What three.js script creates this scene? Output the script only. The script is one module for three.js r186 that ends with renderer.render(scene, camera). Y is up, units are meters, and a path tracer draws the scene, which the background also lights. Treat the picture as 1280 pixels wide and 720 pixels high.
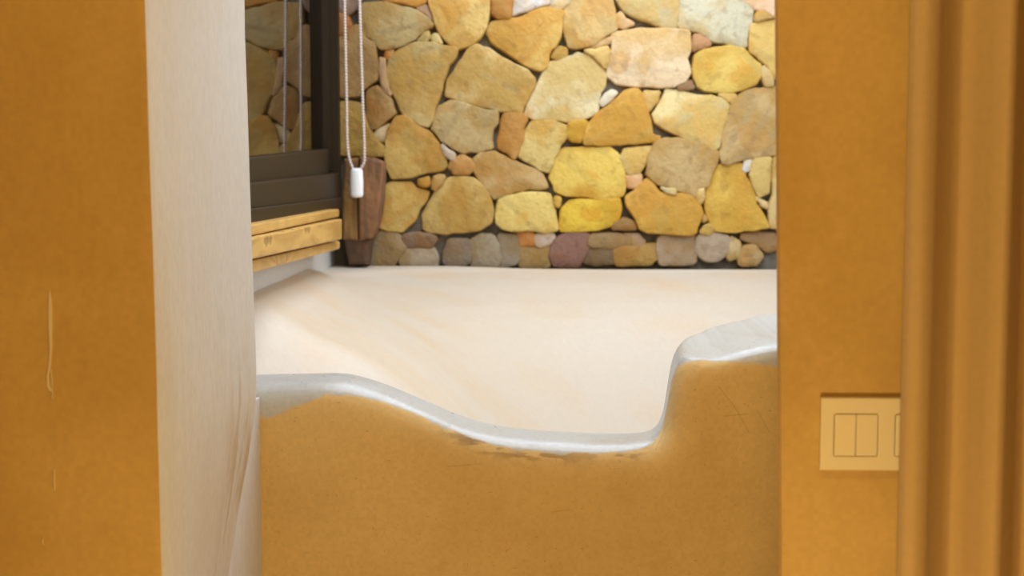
import * as THREE from 'three';
import { mergeGeometries, mergeVertices, toCreasedNormals } from 'three/addons/utils/BufferGeometryUtils.js';
import { RoundedBoxGeometry } from 'three/addons/geometries/RoundedBoxGeometry.js';
import { RectAreaLightUniformsLib } from 'three/addons/lights/RectAreaLightUniformsLib.js';

// ------------------------------------------------------------------ camera, sky, daylight, exposure
const scene = new THREE.Scene();
const F = 1800, EYE = 1.45;                                    // focal length in pixels of a 1280 x 720 frame; eye height
const camera = new THREE.PerspectiveCamera(2 * Math.atan(360 / F) * 180 / Math.PI, 1280 / 720, 0.05, 60);
camera.position.set(0, EYE, 0);
camera.rotation.order = 'YXZ';
camera.rotation.y = Math.atan(50 / F);
camera.rotation.x = -Math.atan(160 / F);
camera.updateMatrixWorld(true);
camera.focus = 2.45;
camera.userData.fStop = 5;

const renderer = new THREE.WebGLRenderer({ antialias: true });
renderer.toneMapping = THREE.LinearToneMapping;
renderer.toneMappingExposure = 1.0;
renderer.shadowMap.enabled = true;
RectAreaLightUniformsLib.init();

scene.background = new THREE.Color().setRGB(0.62, 0.78, 1.0);   // pale daylight sky above the rooflight
const CEIL = 2.55;
const SKYLIGHT = { x: 0.1, z: -3.08, w: 1.05, d: 2.02 };
const daylight = new THREE.RectAreaLight(new THREE.Color().setRGB(0.88, 0.97, 1.07), 4.8, SKYLIGHT.w, SKYLIGHT.d);
daylight.name = 'daylight'; daylight.position.set(SKYLIGHT.x, CEIL + 0.02, SKYLIGHT.z); daylight.rotation.x = -Math.PI / 2;
scene.add(daylight);
const SIDE = { z: -3.2, y: 1.78, w: 0.85, h: 0.75, x: 1.05 };    // window in the right wall of the bathroom, out of the picture
const sidelight = new THREE.RectAreaLight(new THREE.Color().setRGB(0.88, 0.97, 1.07), 4.2, SIDE.w, SIDE.h);
sidelight.name = 'window_daylight'; sidelight.position.set(SIDE.x - 0.004, SIDE.y, SIDE.z); sidelight.rotation.y = Math.PI / 2;
scene.add(sidelight);
const LAMP = new THREE.Color().setRGB(1, 0.69, 0.23);          // warm lamps of the front room

// ------------------------------------------------------------------ helpers
let seed = 20417;
const rnd = () => { seed = (seed * 1664525 + 1013904223) >>> 0; return seed / 4294967296; };
const lerp = (a, b, t) => a + (b - a) * t, clamp = (x, a = 0, b = 1) => Math.min(b, Math.max(a, x));
const smooth = (a, b, x) => { const t = clamp((x - a) / (b - a)); return t * t * (3 - 2 * t); };
const table = (pts, x) => {                                     // piecewise linear look-up
  if (x <= pts[0][0]) return pts[0][1];
  for (let i = 1; i < pts.length; i++) if (x <= pts[i][0]) return lerp(pts[i - 1][1], pts[i][1], (x - pts[i - 1][0]) / (pts[i][0] - pts[i - 1][0]));
  return pts[pts.length - 1][1];
};
const ray = (u, v) => new THREE.Vector3((u - 640) / F, (360 - v) / F, -1).applyQuaternion(camera.quaternion);
const onZ = (u, v, z) => { const d = ray(u, v), t = z / d.z; return new THREE.Vector3(d.x * t, EYE + d.y * t, z); };
const onX = (u, v, x) => { const d = ray(u, v), t = x / d.x; return new THREE.Vector3(x, EYE + d.y * t, d.z * t); };

// noise
const hash = (x, y, z) => { let h = Math.imul(x, 374761393) + Math.imul(y, 668265263) + Math.imul(z, 2147483647 ^ 0x5bd1e995); h = Math.imul(h ^ (h >>> 13), 1274126177); return ((h ^ (h >>> 16)) >>> 0) / 4294967296; };
function noise(x, y, z = 0) {
  const i = Math.floor(x), j = Math.floor(y), k = Math.floor(z); let a = x - i, b = y - j, c = z - k;
  a = a * a * (3 - 2 * a); b = b * b * (3 - 2 * b); c = c * c * (3 - 2 * c);
  const l = (p, q, t) => p + (q - p) * t;
  const n0 = l(l(hash(i, j, k), hash(i + 1, j, k), a), l(hash(i, j + 1, k), hash(i + 1, j + 1, k), a), b);
  if (c === 0) return n0;
  return l(n0, l(l(hash(i, j, k + 1), hash(i + 1, j, k + 1), a), l(hash(i, j + 1, k + 1), hash(i + 1, j + 1, k + 1), a), b), c);
}
const fbm = (x, y, z = 0, o = 4) => { let s = 0, a = 0.5, n = 0; for (let i = 0; i < o; i++) { s += a * noise(x, y, z); n += a; x = x * 2.03 + 17.1; y = y * 2.03 + 5.3; if (z) z = z * 2.03 + 3.7; a *= 0.5; } return s / n; };

const toS = (c) => Math.round(255 * clamp(c <= 0.0031308 ? c * 12.92 : 1.055 * Math.pow(c, 1 / 2.4) - 0.055));
function texture(w, h, fn, srgb = true) {                        // fn(s, t) -> linear [r, g, b] or a height
  const d = new Uint8Array(w * h * 4);
  for (let j = 0; j < h; j++) for (let i = 0; i < w; i++) {
    const c = fn((i + 0.5) / w, (j + 0.5) / h), o = (j * w + i) * 4;
    if (srgb) { d[o] = toS(c[0]); d[o + 1] = toS(c[1]); d[o + 2] = toS(c[2]); } else d[o] = d[o + 1] = d[o + 2] = Math.round(255 * clamp(c));
    d[o + 3] = 255;
  }
  const t = new THREE.DataTexture(d, w, h, THREE.RGBAFormat);
  t.colorSpace = srgb ? THREE.SRGBColorSpace : THREE.NoColorSpace;
  t.magFilter = THREE.LinearFilter; t.minFilter = THREE.LinearMipmapLinearFilter; t.generateMipmaps = true;
  t.wrapS = t.wrapT = THREE.MirroredRepeatWrapping; t.needsUpdate = true;
  return t;
}
const mix3 = (a, b, t) => [lerp(a[0], b[0], t), lerp(a[1], b[1], t), lerp(a[2], b[2], t)];
const mul3 = (a, k) => [a[0] * k, a[1] * k, a[2] * k];

// pigment of the two plasters (linear)
const OCHRE = [0.50, 0.315, 0.105], OCHRE2 = [0.425, 0.255, 0.075], PALE = [0.585, 0.565, 0.535], PALE2 = [0.55, 0.50, 0.425], CREAM = [0.615, 0.525, 0.42];

// plaster textures: one tile covers 1 m
const ochreMap = texture(1024, 1024, (s, t) => {
  const cloud = fbm(s * 7 + 2, t * 5 + 9, 0, 5), streak = fbm(s * 22, t * 5 + 40, 0, 3), grain = fbm(s * 150, t * 150, 0, 2);
  return mul3(mix3(OCHRE, OCHRE2, clamp((cloud - 0.35) * 2.2 + (streak - 0.5) * 0.5)), 0.93 + 0.14 * grain);
});
const paleMap = texture(1024, 1024, (s, t) => {
  const streak = fbm(s * 26 + 3, t * 4 + 1, 0, 4), cloud = fbm(s * 5 + 8, t * 4 + 3, 0, 4), grain = fbm(s * 160, t * 110, 0, 2);
  return mul3(mix3(PALE, PALE2, clamp((streak - 0.45) * 1.1 + (cloud - 0.5) * 1.3)), 0.95 + 0.1 * grain);
});
const creamMap = texture(1024, 512, (s, t) => {
  const cloud = fbm(s * 6 + 5, t * 9 + 2, 0, 4), band = fbm(s * 4, t * 30, 0, 3), grain = fbm(s * 120, t * 120, 0, 2);
  return mul3(mix3(CREAM, [0.625, 0.485, 0.34], clamp((cloud - 0.42) * 2.2 + (band - 0.5) * 0.5)), 0.97 + 0.06 * grain);
});
const trowel = texture(512, 512, (s, t) => 0.65 * fbm(s * 9, t * 9, 0, 4) + 0.35 * fbm(s * 70, t * 60, 0, 3), false);
const ochre = new THREE.MeshStandardMaterial({ map: ochreMap, roughness: 0.62, bumpMap: trowel, bumpScale: 0.002 });
const pale = new THREE.MeshStandardMaterial({ map: paleMap, roughness: 0.5, bumpMap: trowel, bumpScale: 0.002 });
const cream = new THREE.MeshStandardMaterial({ map: creamMap, roughness: 0.45, bumpMap: trowel, bumpScale: 0.002 });
const plain = new THREE.MeshStandardMaterial({ color: new THREE.Color().setRGB(0.62, 0.53, 0.40), roughness: 0.8 });
const tileFloor = new THREE.MeshStandardMaterial({ color: new THREE.Color().setRGB(0.58, 0.47, 0.34), roughness: 0.55, bumpMap: trowel, bumpScale: 0.002 });

const used = {};
const numbered = (n) => { const k = used[n] = (used[n] ?? -1) + 1; return k ? n + '_' + String(k).padStart(3, '0') : n; };
function mesh(name, geometry, material, parent) {
  const m = new THREE.Mesh(geometry, material); m.name = parent && parent !== scene ? name : numbered(name);
  m.castShadow = m.receiveShadow = true; (parent ?? scene).add(m); return m;
}
function group(name, x = 0, y = 0, z = 0, parent = scene) { const g = new THREE.Group(); g.name = parent === scene ? numbered(name) : name; g.position.set(x, y, z); parent.add(g); return g; }
function tag(o, label, category, extra) { Object.assign(o.userData, { label, category }, extra); return o; }
function structure(o, label, category = 'wall') { Object.assign(o.userData, { kind: 'structure', label, category }); return o; }
const box = (x0, x1, y0, y1, z0, z1) => { const g = new THREE.BoxGeometry(x1 - x0, y1 - y0, z1 - z0); g.translate((x0 + x1) / 2, (y0 + y1) / 2, (z0 + z1) / 2); return worldUV(g.toNonIndexed()); };
function worldUV(g) {                                            // uv in metres from the dominant normal axis
  const p = g.attributes.position, n = g.attributes.normal, uv = new Float32Array(p.count * 2);
  for (let i = 0; i < p.count; i++) {
    const ax = Math.abs(n.getX(i)), ay = Math.abs(n.getY(i)), az = Math.abs(n.getZ(i));
    const [a, b] = ay > ax && ay > az ? [p.getX(i), p.getZ(i)] : ax > az ? [p.getZ(i), p.getY(i)] : [p.getX(i), p.getY(i)];
    uv[2 * i] = a; uv[2 * i + 1] = b;
  }
  g.setAttribute('uv', new THREE.BufferAttribute(uv, 2)); return g;
}
// polygon in a plane, extruded: pts are [a, b]; axis 'x' = polygon in (z, y) growing towards -x, 'z' = polygon in (x, y) growing towards -z
function prism(pts3, axis, depth, bevel = 0.003) {
  const s = new THREE.Shape(pts3.map((p) => axis === 'x' ? new THREE.Vector2(-p.z, p.y) : new THREE.Vector2(p.x, p.y)));
  const g = new THREE.ExtrudeGeometry(s, { depth: depth - bevel * 2, bevelEnabled: bevel > 0, bevelThickness: bevel, bevelSize: bevel, bevelOffset: -bevel, bevelSegments: 2, curveSegments: 4 });
  g.translate(0, 0, -depth + bevel);
  if (axis === 'x') { g.rotateY(Math.PI / 2); g.translate(pts3[0].x, 0, 0); } else g.translate(0, 0, pts3[0].z);
  return worldUV(g);
}
// a wall whose plan changes with height: plan(y) -> closed list of [x, z], anticlockwise from above not required
function planWall(plan, ys) {
  const rows = ys.map((y) => plan(y).map(([x, z]) => [x, y, z])), n = rows[0].length, pos = [], uv = [], idx = [];
  for (let k = 0; k < n; k++) {                                  // one strip per plan edge, smooth along the height
    const k2 = (k + 1) % n, base = pos.length / 3;
    rows.forEach((r) => {
      const a = r[k], b = r[k2], alongX = Math.abs(rows[0][k2][0] - rows[0][k][0]) > Math.abs(rows[0][k2][2] - rows[0][k][2]);
      pos.push(...a, ...b); uv.push(alongX ? a[0] : a[2], a[1], alongX ? b[0] : b[2], b[1]);
    });
    for (let j = 0; j + 1 < rows.length; j++) { const o = base + 2 * j; idx.push(o, o + 1, o + 2, o + 1, o + 3, o + 2); }
  }
  for (const [r, flip] of [[rows[0], 1], [rows[rows.length - 1], 0]]) {
    const tri = THREE.ShapeUtils.triangulateShape(r.map((p) => new THREE.Vector2(p[0], p[2])), []), base = pos.length / 3;
    r.forEach((p) => { pos.push(...p); uv.push(p[0], p[2]); });
    tri.forEach((t) => idx.push(base + t[0], base + t[flip ? 1 : 2], base + t[flip ? 2 : 1]));
  }
  let g = new THREE.BufferGeometry(); g.setAttribute('position', new THREE.Float32BufferAttribute(pos, 3)); g.setAttribute('uv', new THREE.Float32BufferAttribute(uv, 2)); g.setIndex(idx);
  g.computeVertexNormals();
  return toCreasedNormals(g, 0.6);
}
const range = (a, b, n) => Array.from({ length: n + 1 }, (_, i) => lerp(a, b, i / n));

// ------------------------------------------------------------------ the front room and the doorway
const ZW = -1.72, ZJ = -2.10, ZS = -4.2, XWIN = -0.64;          // door wall, end of the left jamb, stone wall, window glass
const XR = 1.05, ROOM = { x0: -2.3, x1: 1.9, z1: 2.4 };
const atHeight = (pts, z) => pts.map(([u, v]) => { const p = onZ(u, v, z); return [p.y, p.x]; }).sort((a, b) => a[0] - b[0]);
const edgeL = atHeight([[183, 0], [187, 130], [191, 240], [196, 400], [199, 500], [202, 600], [205, 720]], ZW);
const edgeJ = atHeight([[305, -40], [306, 40], [309, 120], [312, 220], [316, 340], [319, 420], [321, 480], [319, 515], [311, 570], [298, 640], [285, 720], [280, 760]], ZJ);
const edgeR = atHeight([[969, -40], [970, 0], [972, 250], [973, 450], [975, 720]], ZW);
const DOOR_TOP = 2.12;
{
  const ys = [0, 0.5, ...range(0.8, 1.75, 40), DOOR_TOP, CEIL + 0.05];
  const r = 0.012;
  const g = planWall((y) => {
    const xe = table(edgeL, y) + 0.0012 * (noise(y * 9, 3) - 0.5), xj = table(edgeJ, y);
    return [[ROOM.x0, ZW], [xe - r, ZW], [xe - r * 0.29, ZW - r * 0.29], [xe, ZW - r],
      [lerp(xe, xj, 0.3), lerp(ZW, ZJ, 0.3)], [lerp(xe, xj, 0.62), lerp(ZW, ZJ, 0.62)], [lerp(xe, xj, 0.97), lerp(ZW, ZJ, 0.97)], [xj, ZJ], [xj - 0.012, ZJ - 0.016], [xj - 0.05, ZJ - 0.03], [ROOM.x0, ZJ - 0.03]];
  }, ys);
  // the front face is ochre plaster, the jamb pale plaster
  const p = g.attributes.position, front = [], rest = [];
  for (let i = 0; i < p.count; i += 3) {
    let zm = 0; for (let k = 0; k < 3; k++) zm = Math.min(zm, p.getZ(i + k));
    (zm > ZW - 0.006 ? front : rest).push(i, i + 1, i + 2);
  }
  const pick = (list) => { const h = new THREE.BufferGeometry(); for (const [k, s] of [['position', 3], ['normal', 3], ['uv', 2]]) { const a = new Float32Array(list.length * s), src = g.attributes[k].array; list.forEach((v, i) => { for (let c = 0; c < s; c++) a[i * s + c] = src[v * s + c]; }); h.setAttribute(k, new THREE.BufferAttribute(a, s)); } return h; };
  const wall = structure(mesh('wall_left', pick(front), ochre), 'ochre plaster wall with pale scratches beside the doorway', 'wall');
  const jambGeometry = pick(rest), ja = jambGeometry.attributes; for (let i = 0; i < ja.uv.count; i++) ja.uv.setXY(i, (ja.position.getZ(i) + 2.14) / 0.42, (ja.position.getY(i) - 0.6) / 1.2);
  const jambMap = texture(512, 1024, (s, t) => {                 // brushed pale plaster; brown stains run down beside the half wall
    const z = s * 0.42, y = 0.6 + t * 1.2, streak = fbm(z * 26 + 3, y * 4 + 1, 0, 4), cloud = fbm(z * 5 + 8, y * 4 + 3, 0, 4), grain = fbm(z * 160, y * 110, 0, 2);
    const c = mix3(PALE, PALE2, clamp((streak - 0.45) * 1.1 + (cloud - 0.5) * 1.3));
    const zone = smooth(0.18, 0.1, z) * smooth(0.012, 0.035, z) * smooth(1.2, 1.1, y) * smooth(0.7, 0.85, y), st = smooth(0.48, 0.66, fbm(z * 60 + 9, y * 9 + 2, 0, 4)) * zone;
    return mul3(mix3(c, [0.40, 0.27, 0.13], 0.6 * st), 0.95 + 0.1 * grain);
  });
  mesh('jamb', jambGeometry, new THREE.MeshStandardMaterial({ map: jambMap, roughness: 0.5, bumpMap: trowel, bumpScale: 0.002 }), wall).userData.label = 'pale grey plaster jamb of the doorway';
  // three thin pale runs of plaster on the wall face
  const pr = new THREE.MeshStandardMaterial({ color: new THREE.Color().setRGB(0.70, 0.58, 0.42), roughness: 0.6 });
  const run = (l, rr) => mesh('plaster_run', prism([...l, ...rr.reverse()].map(([u, v]) => onZ(u, v, ZW + 0.0012)), 'z', 0.003, 0), pr, wall);
  run([[61.3, 364], [60.2, 385], [60.6, 410], [62, 435], [60.6, 457], [58.2, 470], [59, 483], [62, 489]], [[62.6, 364], [64.6, 385], [65, 410], [64.8, 435], [63, 459], [60.6, 470], [61.6, 482], [65.4, 489.5]]);
  run([[63, 462], [64.2, 476], [64.8, 500]], [[63.8, 462], [65.2, 476], [65.6, 500]]);
  run([[66.6, 587], [67.0, 613]], [[67.6, 587], [68.6, 613]]);
  run([[52.4, 673], [52.4, 681]], [[53.2, 673], [53.2, 681]]);
}
{
  const g = planWall((y) => { const x = table(edgeR, y), r = 0.01; return [[ROOM.x1, ZW], [ROOM.x1, -2.02], [x + 0.1, -2.02], [x + 0.075, -2.0], [x, ZW - r], [x + r * 0.29, ZW - r * 0.29], [x + r, ZW]]; }, [0, 0.5, ...range(0.8, 1.75, 20), DOOR_TOP, CEIL + 0.05]);
  structure(mesh('wall_right', g, ochre), 'ochre plaster wall carrying the light switch', 'wall');
}
structure(mesh('trim_1', box(-0.75, 0.6, DOOR_TOP, CEIL + 0.02, -2.05, ZW - 0.004), ochre), 'plaster lintel over the doorway', 'lintel');
structure(mesh('wall_front_room_left', box(ROOM.x0 - 0.12, ROOM.x0 + 0.002, 0, CEIL + 0.02, ZW - 0.5, ROOM.z1), ochre), 'ochre plaster side wall of the front room', 'wall');
structure(mesh('wall_front_room_right', box(ROOM.x1 - 0.002, ROOM.x1 + 0.12, 0, CEIL + 0.02, ZW - 0.4, ROOM.z1), ochre), 'ochre plaster side wall past the curtain', 'wall');
structure(mesh('wall_front_room_back', box(ROOM.x0 - 0.12, ROOM.x1 + 0.12, 0, CEIL + 0.02, ROOM.z1 - 0.002, ROOM.z1 + 0.12), ochre), 'ochre plaster end wall of the front room', 'wall');
structure(mesh('floor', box(ROOM.x0 - 0.12, ROOM.x1 + 0.12, -0.12, 0, ZS - 0.3, ROOM.z1 + 0.12), tileFloor), 'plain clay coloured floor', 'floor');

// ------------------------------------------------------------------ bathroom shell
{
  const { x, z, w, d } = SKYLIGHT, x0 = x - w / 2, x1 = x + w / 2, z0 = z - d / 2, z1 = z + d / 2, a = ROOM.x0 - 0.12, b = ROOM.x1 + 0.12, c = ZS - 0.3, e = ROOM.z1 + 0.12, t = CEIL + 0.18;
  structure(mesh('ceiling', mergeGeometries([box(a, b, CEIL, t, z1, e), box(a, b, CEIL, t, c, z0), box(a, x0, CEIL, t, z0, z1), box(x1, b, CEIL, t, z0, z1)]), plain), 'plain plaster ceiling with a rooflight opening', 'ceiling');
}
const WZ0 = -2.55, WZ1 = -4.1;                                  // window opening in the left wall of the bathroom
const SILL_Y = onX(420, 266, -0.6).y;
structure(mesh('wall_bathroom_left', mergeGeometries([
  box(-0.9, XWIN, 0, SILL_Y - 0.06, ZS - 0.2, ZJ - 0.03), box(-0.9, XWIN, 2.2, CEIL + 0.02, ZS - 0.2, ZJ - 0.03),
  box(-0.9, XWIN, SILL_Y - 0.06, 2.2, WZ0, ZJ - 0.03), box(-0.9, XWIN, SILL_Y - 0.06, 2.2, ZS - 0.2, WZ1)]), pale), 'pale plaster wall around the dark window', 'wall');
const sz0 = SIDE.z - SIDE.w / 2, sz1 = SIDE.z + SIDE.w / 2, sy0 = SIDE.y - SIDE.h / 2, sy1 = SIDE.y + SIDE.h / 2;
structure(mesh('wall_bathroom_right', mergeGeometries([box(XR, XR + 0.15, 0, sy0, ZS - 0.2, -2.01), box(XR, XR + 0.15, sy1, CEIL + 0.02, ZS - 0.2, -2.01), box(XR, XR + 0.15, sy0, sy1, ZS - 0.2, sz0), box(XR, XR + 0.15, sy0, sy1, sz1, -2.01)]), pale), 'pale plaster side wall of the bathroom', 'wall');

// ------------------------------------------------------------------ stone wall, every stone a piece of its own
const mortarMap = texture(512, 512, (s, t) => mul3(mix3([0.26, 0.235, 0.195], [0.09, 0.078, 0.06], fbm(s * 14, t * 14, 0, 4)), 0.8 + 0.4 * fbm(s * 90, t * 90, 0, 2)));
const MORTAR = ZS - 0.032;
const wallBack = structure(mesh('wall_back', box(-0.9, XR + 0.15, 0, CEIL + 0.02, ZS - 0.25, MORTAR), new THREE.MeshStandardMaterial({ map: mortarMap, roughness: 0.95, bumpMap: trowel, bumpScale: 0.006 })), 'rubble wall of yellow ochre stones above the bathtub', 'wall');
const stoneMaps = [0, 1, 2, 3].map((k) => texture(512, 512, (s, t) => {
  const big = fbm(s * 5 + k * 31, t * 5 + k * 7, 0, 4), bed = fbm(s * 4 + k * 11, t * 26 + 3, 0, 3), spot = fbm(s * 30 + k * 5, t * 30, 0, 3), grain = fbm(s * 120, t * 120 + k, 0, 2);
  let c = mix3([0.80, 0.67, 0.40], [1.0, 0.99, 0.96], smooth(0.36, 0.60, big));
  c = mix3(c, [0.74, 0.74, 0.76], 0.55 * smooth(0.54, 0.70, bed));
  c = mix3(c, [0.88, 0.62, 0.27], 0.55 * smooth(0.54, 0.68, fbm(s * 8 + k * 3 + 60, t * 8 + 21, 0, 4)));
  c = mix3(c, [0.55, 0.45, 0.34], 0.4 * smooth(0.62, 0.78, spot));
  return mul3(c, 0.93 + 0.14 * grain);
}));
const roughMap = texture(512, 512, (s, t) => { const b = fbm(s * 9, t * 9, 0, 4), c = fbm(s * 38, t * 38, 0, 3), d = fbm(s * 110, t * 110, 0, 2); return 0.6 * b + 0.28 * c + 0.12 * d; }, false);
const STONE_TONE = [1.05, 1.10, 1.36];                            // from the colour seen in the photo to the stone's own
const stoneMats = new Map();
function stoneMaterial(hex) {
  const k = Math.floor(rnd() * 4), key = hex + k;
  if (!stoneMats.has(key)) { const c = new THREE.Color(hex); c.r *= STONE_TONE[0]; c.g *= STONE_TONE[1]; c.b *= STONE_TONE[2]; stoneMats.set(key, new THREE.MeshStandardMaterial({ color: c, map: stoneMaps[k], roughness: 0.72, bumpMap: roughMap, bumpScale: 0.008 })); }
  return stoneMats.get(key);
}
function stoneGeometry(px, flat) {
  let P = px.map(([u, v]) => { const p = onZ(u, v, ZS); return [p.x, p.y]; });
  let area = 0; P.forEach((p, i) => { const q = P[(i + 1) % P.length]; area += p[0] * q[1] - q[0] * p[1]; });
  if (area < 0) P.reverse(); area = Math.abs(area) / 2;
  const out = []; P.forEach((p, i) => { const q = P[(i + 1) % P.length]; out.push([lerp(p[0], q[0], 0.06), lerp(p[1], q[1], 0.06)], [lerp(p[0], q[0], 0.5), lerp(p[1], q[1], 0.5)], [lerp(p[0], q[0], 0.94), lerp(p[1], q[1], 0.94)]); });
  const n = out.length;
  P = out.map((p, i) => { const a = out[(i + n - 1) % n], b = out[(i + 1) % n], l = Math.hypot(b[0] - a[0], b[1] - a[1]) || 1, e = (flat ? 0.0105 : 0.0052) + 0.009 * (noise(p[0] * 55, p[1] * 55, 7.5) - 0.5); return [p[0] + (b[1] - a[1]) / l * e, p[1] - (b[0] - a[0]) / l * e]; });
  const cx = P.reduce((s, p) => s + p[0], 0) / n, cy = P.reduce((s, p) => s + p[1], 0) / n, R = Math.sqrt(area / Math.PI);
  const thick = (flat ? 0.026 : 0.036) + 0.012 * (rnd() - 0.5), tx = (rnd() - 0.5) * 0.16, ty = (rnd() - 0.5) * 0.16, ch = Math.min(0.005, R * 0.16), nz = rnd() * 50;
  const rings = [[1, -0.012, 0], [1, thick * 0.6, 0], [1, thick * 0.9, ch * 0.3], [1, thick, ch], [0.62, thick + 0.002, 0], [0.3, thick + 0.003, 0]];
  const pos = [], idx = [];
  rings.forEach(([s, d, inset], ri) => P.forEach(([x, y], i) => {
    const a = P[(i + n - 1) % n], b = P[(i + 1) % n], l = Math.hypot(b[0] - a[0], b[1] - a[1]) || 1;
    const X = cx + (x - cx) * s - (b[1] - a[1]) / l * inset, Y = cy + (y - cy) * s + (b[0] - a[0]) / l * inset, w = ri >= 2 ? 0.009 * (fbm(X * 16, Y * 16, nz, 3) - 0.5) + tx * (X - cx) + ty * (Y - cy) : 0;
    pos.push(X, Y, MORTAR + d + clamp(w, -0.012, 0.012));
  }));
  pos.push(cx, cy, MORTAR + thick + 0.003);
  for (let r = 0; r + 1 < rings.length; r++) for (let i = 0; i < n; i++) { const a = r * n + i, b = r * n + (i + 1) % n; idx.push(a, b, a + n, b, b + n, a + n); }
  const top = (rings.length - 1) * n; for (let i = 0; i < n; i++) idx.push(top + i, top + (i + 1) % n, rings.length * n);
  const g = new THREE.BufferGeometry(); g.setAttribute('position', new THREE.Float32BufferAttribute(pos, 3));
  const uv = []; const ou = rnd() * 3, ov = rnd() * 3, tw = rnd() * 6.28, cs = Math.cos(tw) * 1.6, sn = Math.sin(tw) * 1.6;
  for (let i = 0; i < pos.length; i += 3) uv.push(ou + pos[i] * cs - pos[i + 1] * sn, ov + pos[i] * sn + pos[i + 1] * cs);
  g.setAttribute('uv', new THREE.Float32BufferAttribute(uv, 2)); g.setIndex(idx); g.computeVertexNormals();
  return g;
}
const TILE = { A: [420, 0], B: [600, 0], C: [780, 0], D: [420, 110], E: [600, 110], F: [780, 110], G: [420, 220], H: [600, 220], I: [780, 220] };
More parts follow.
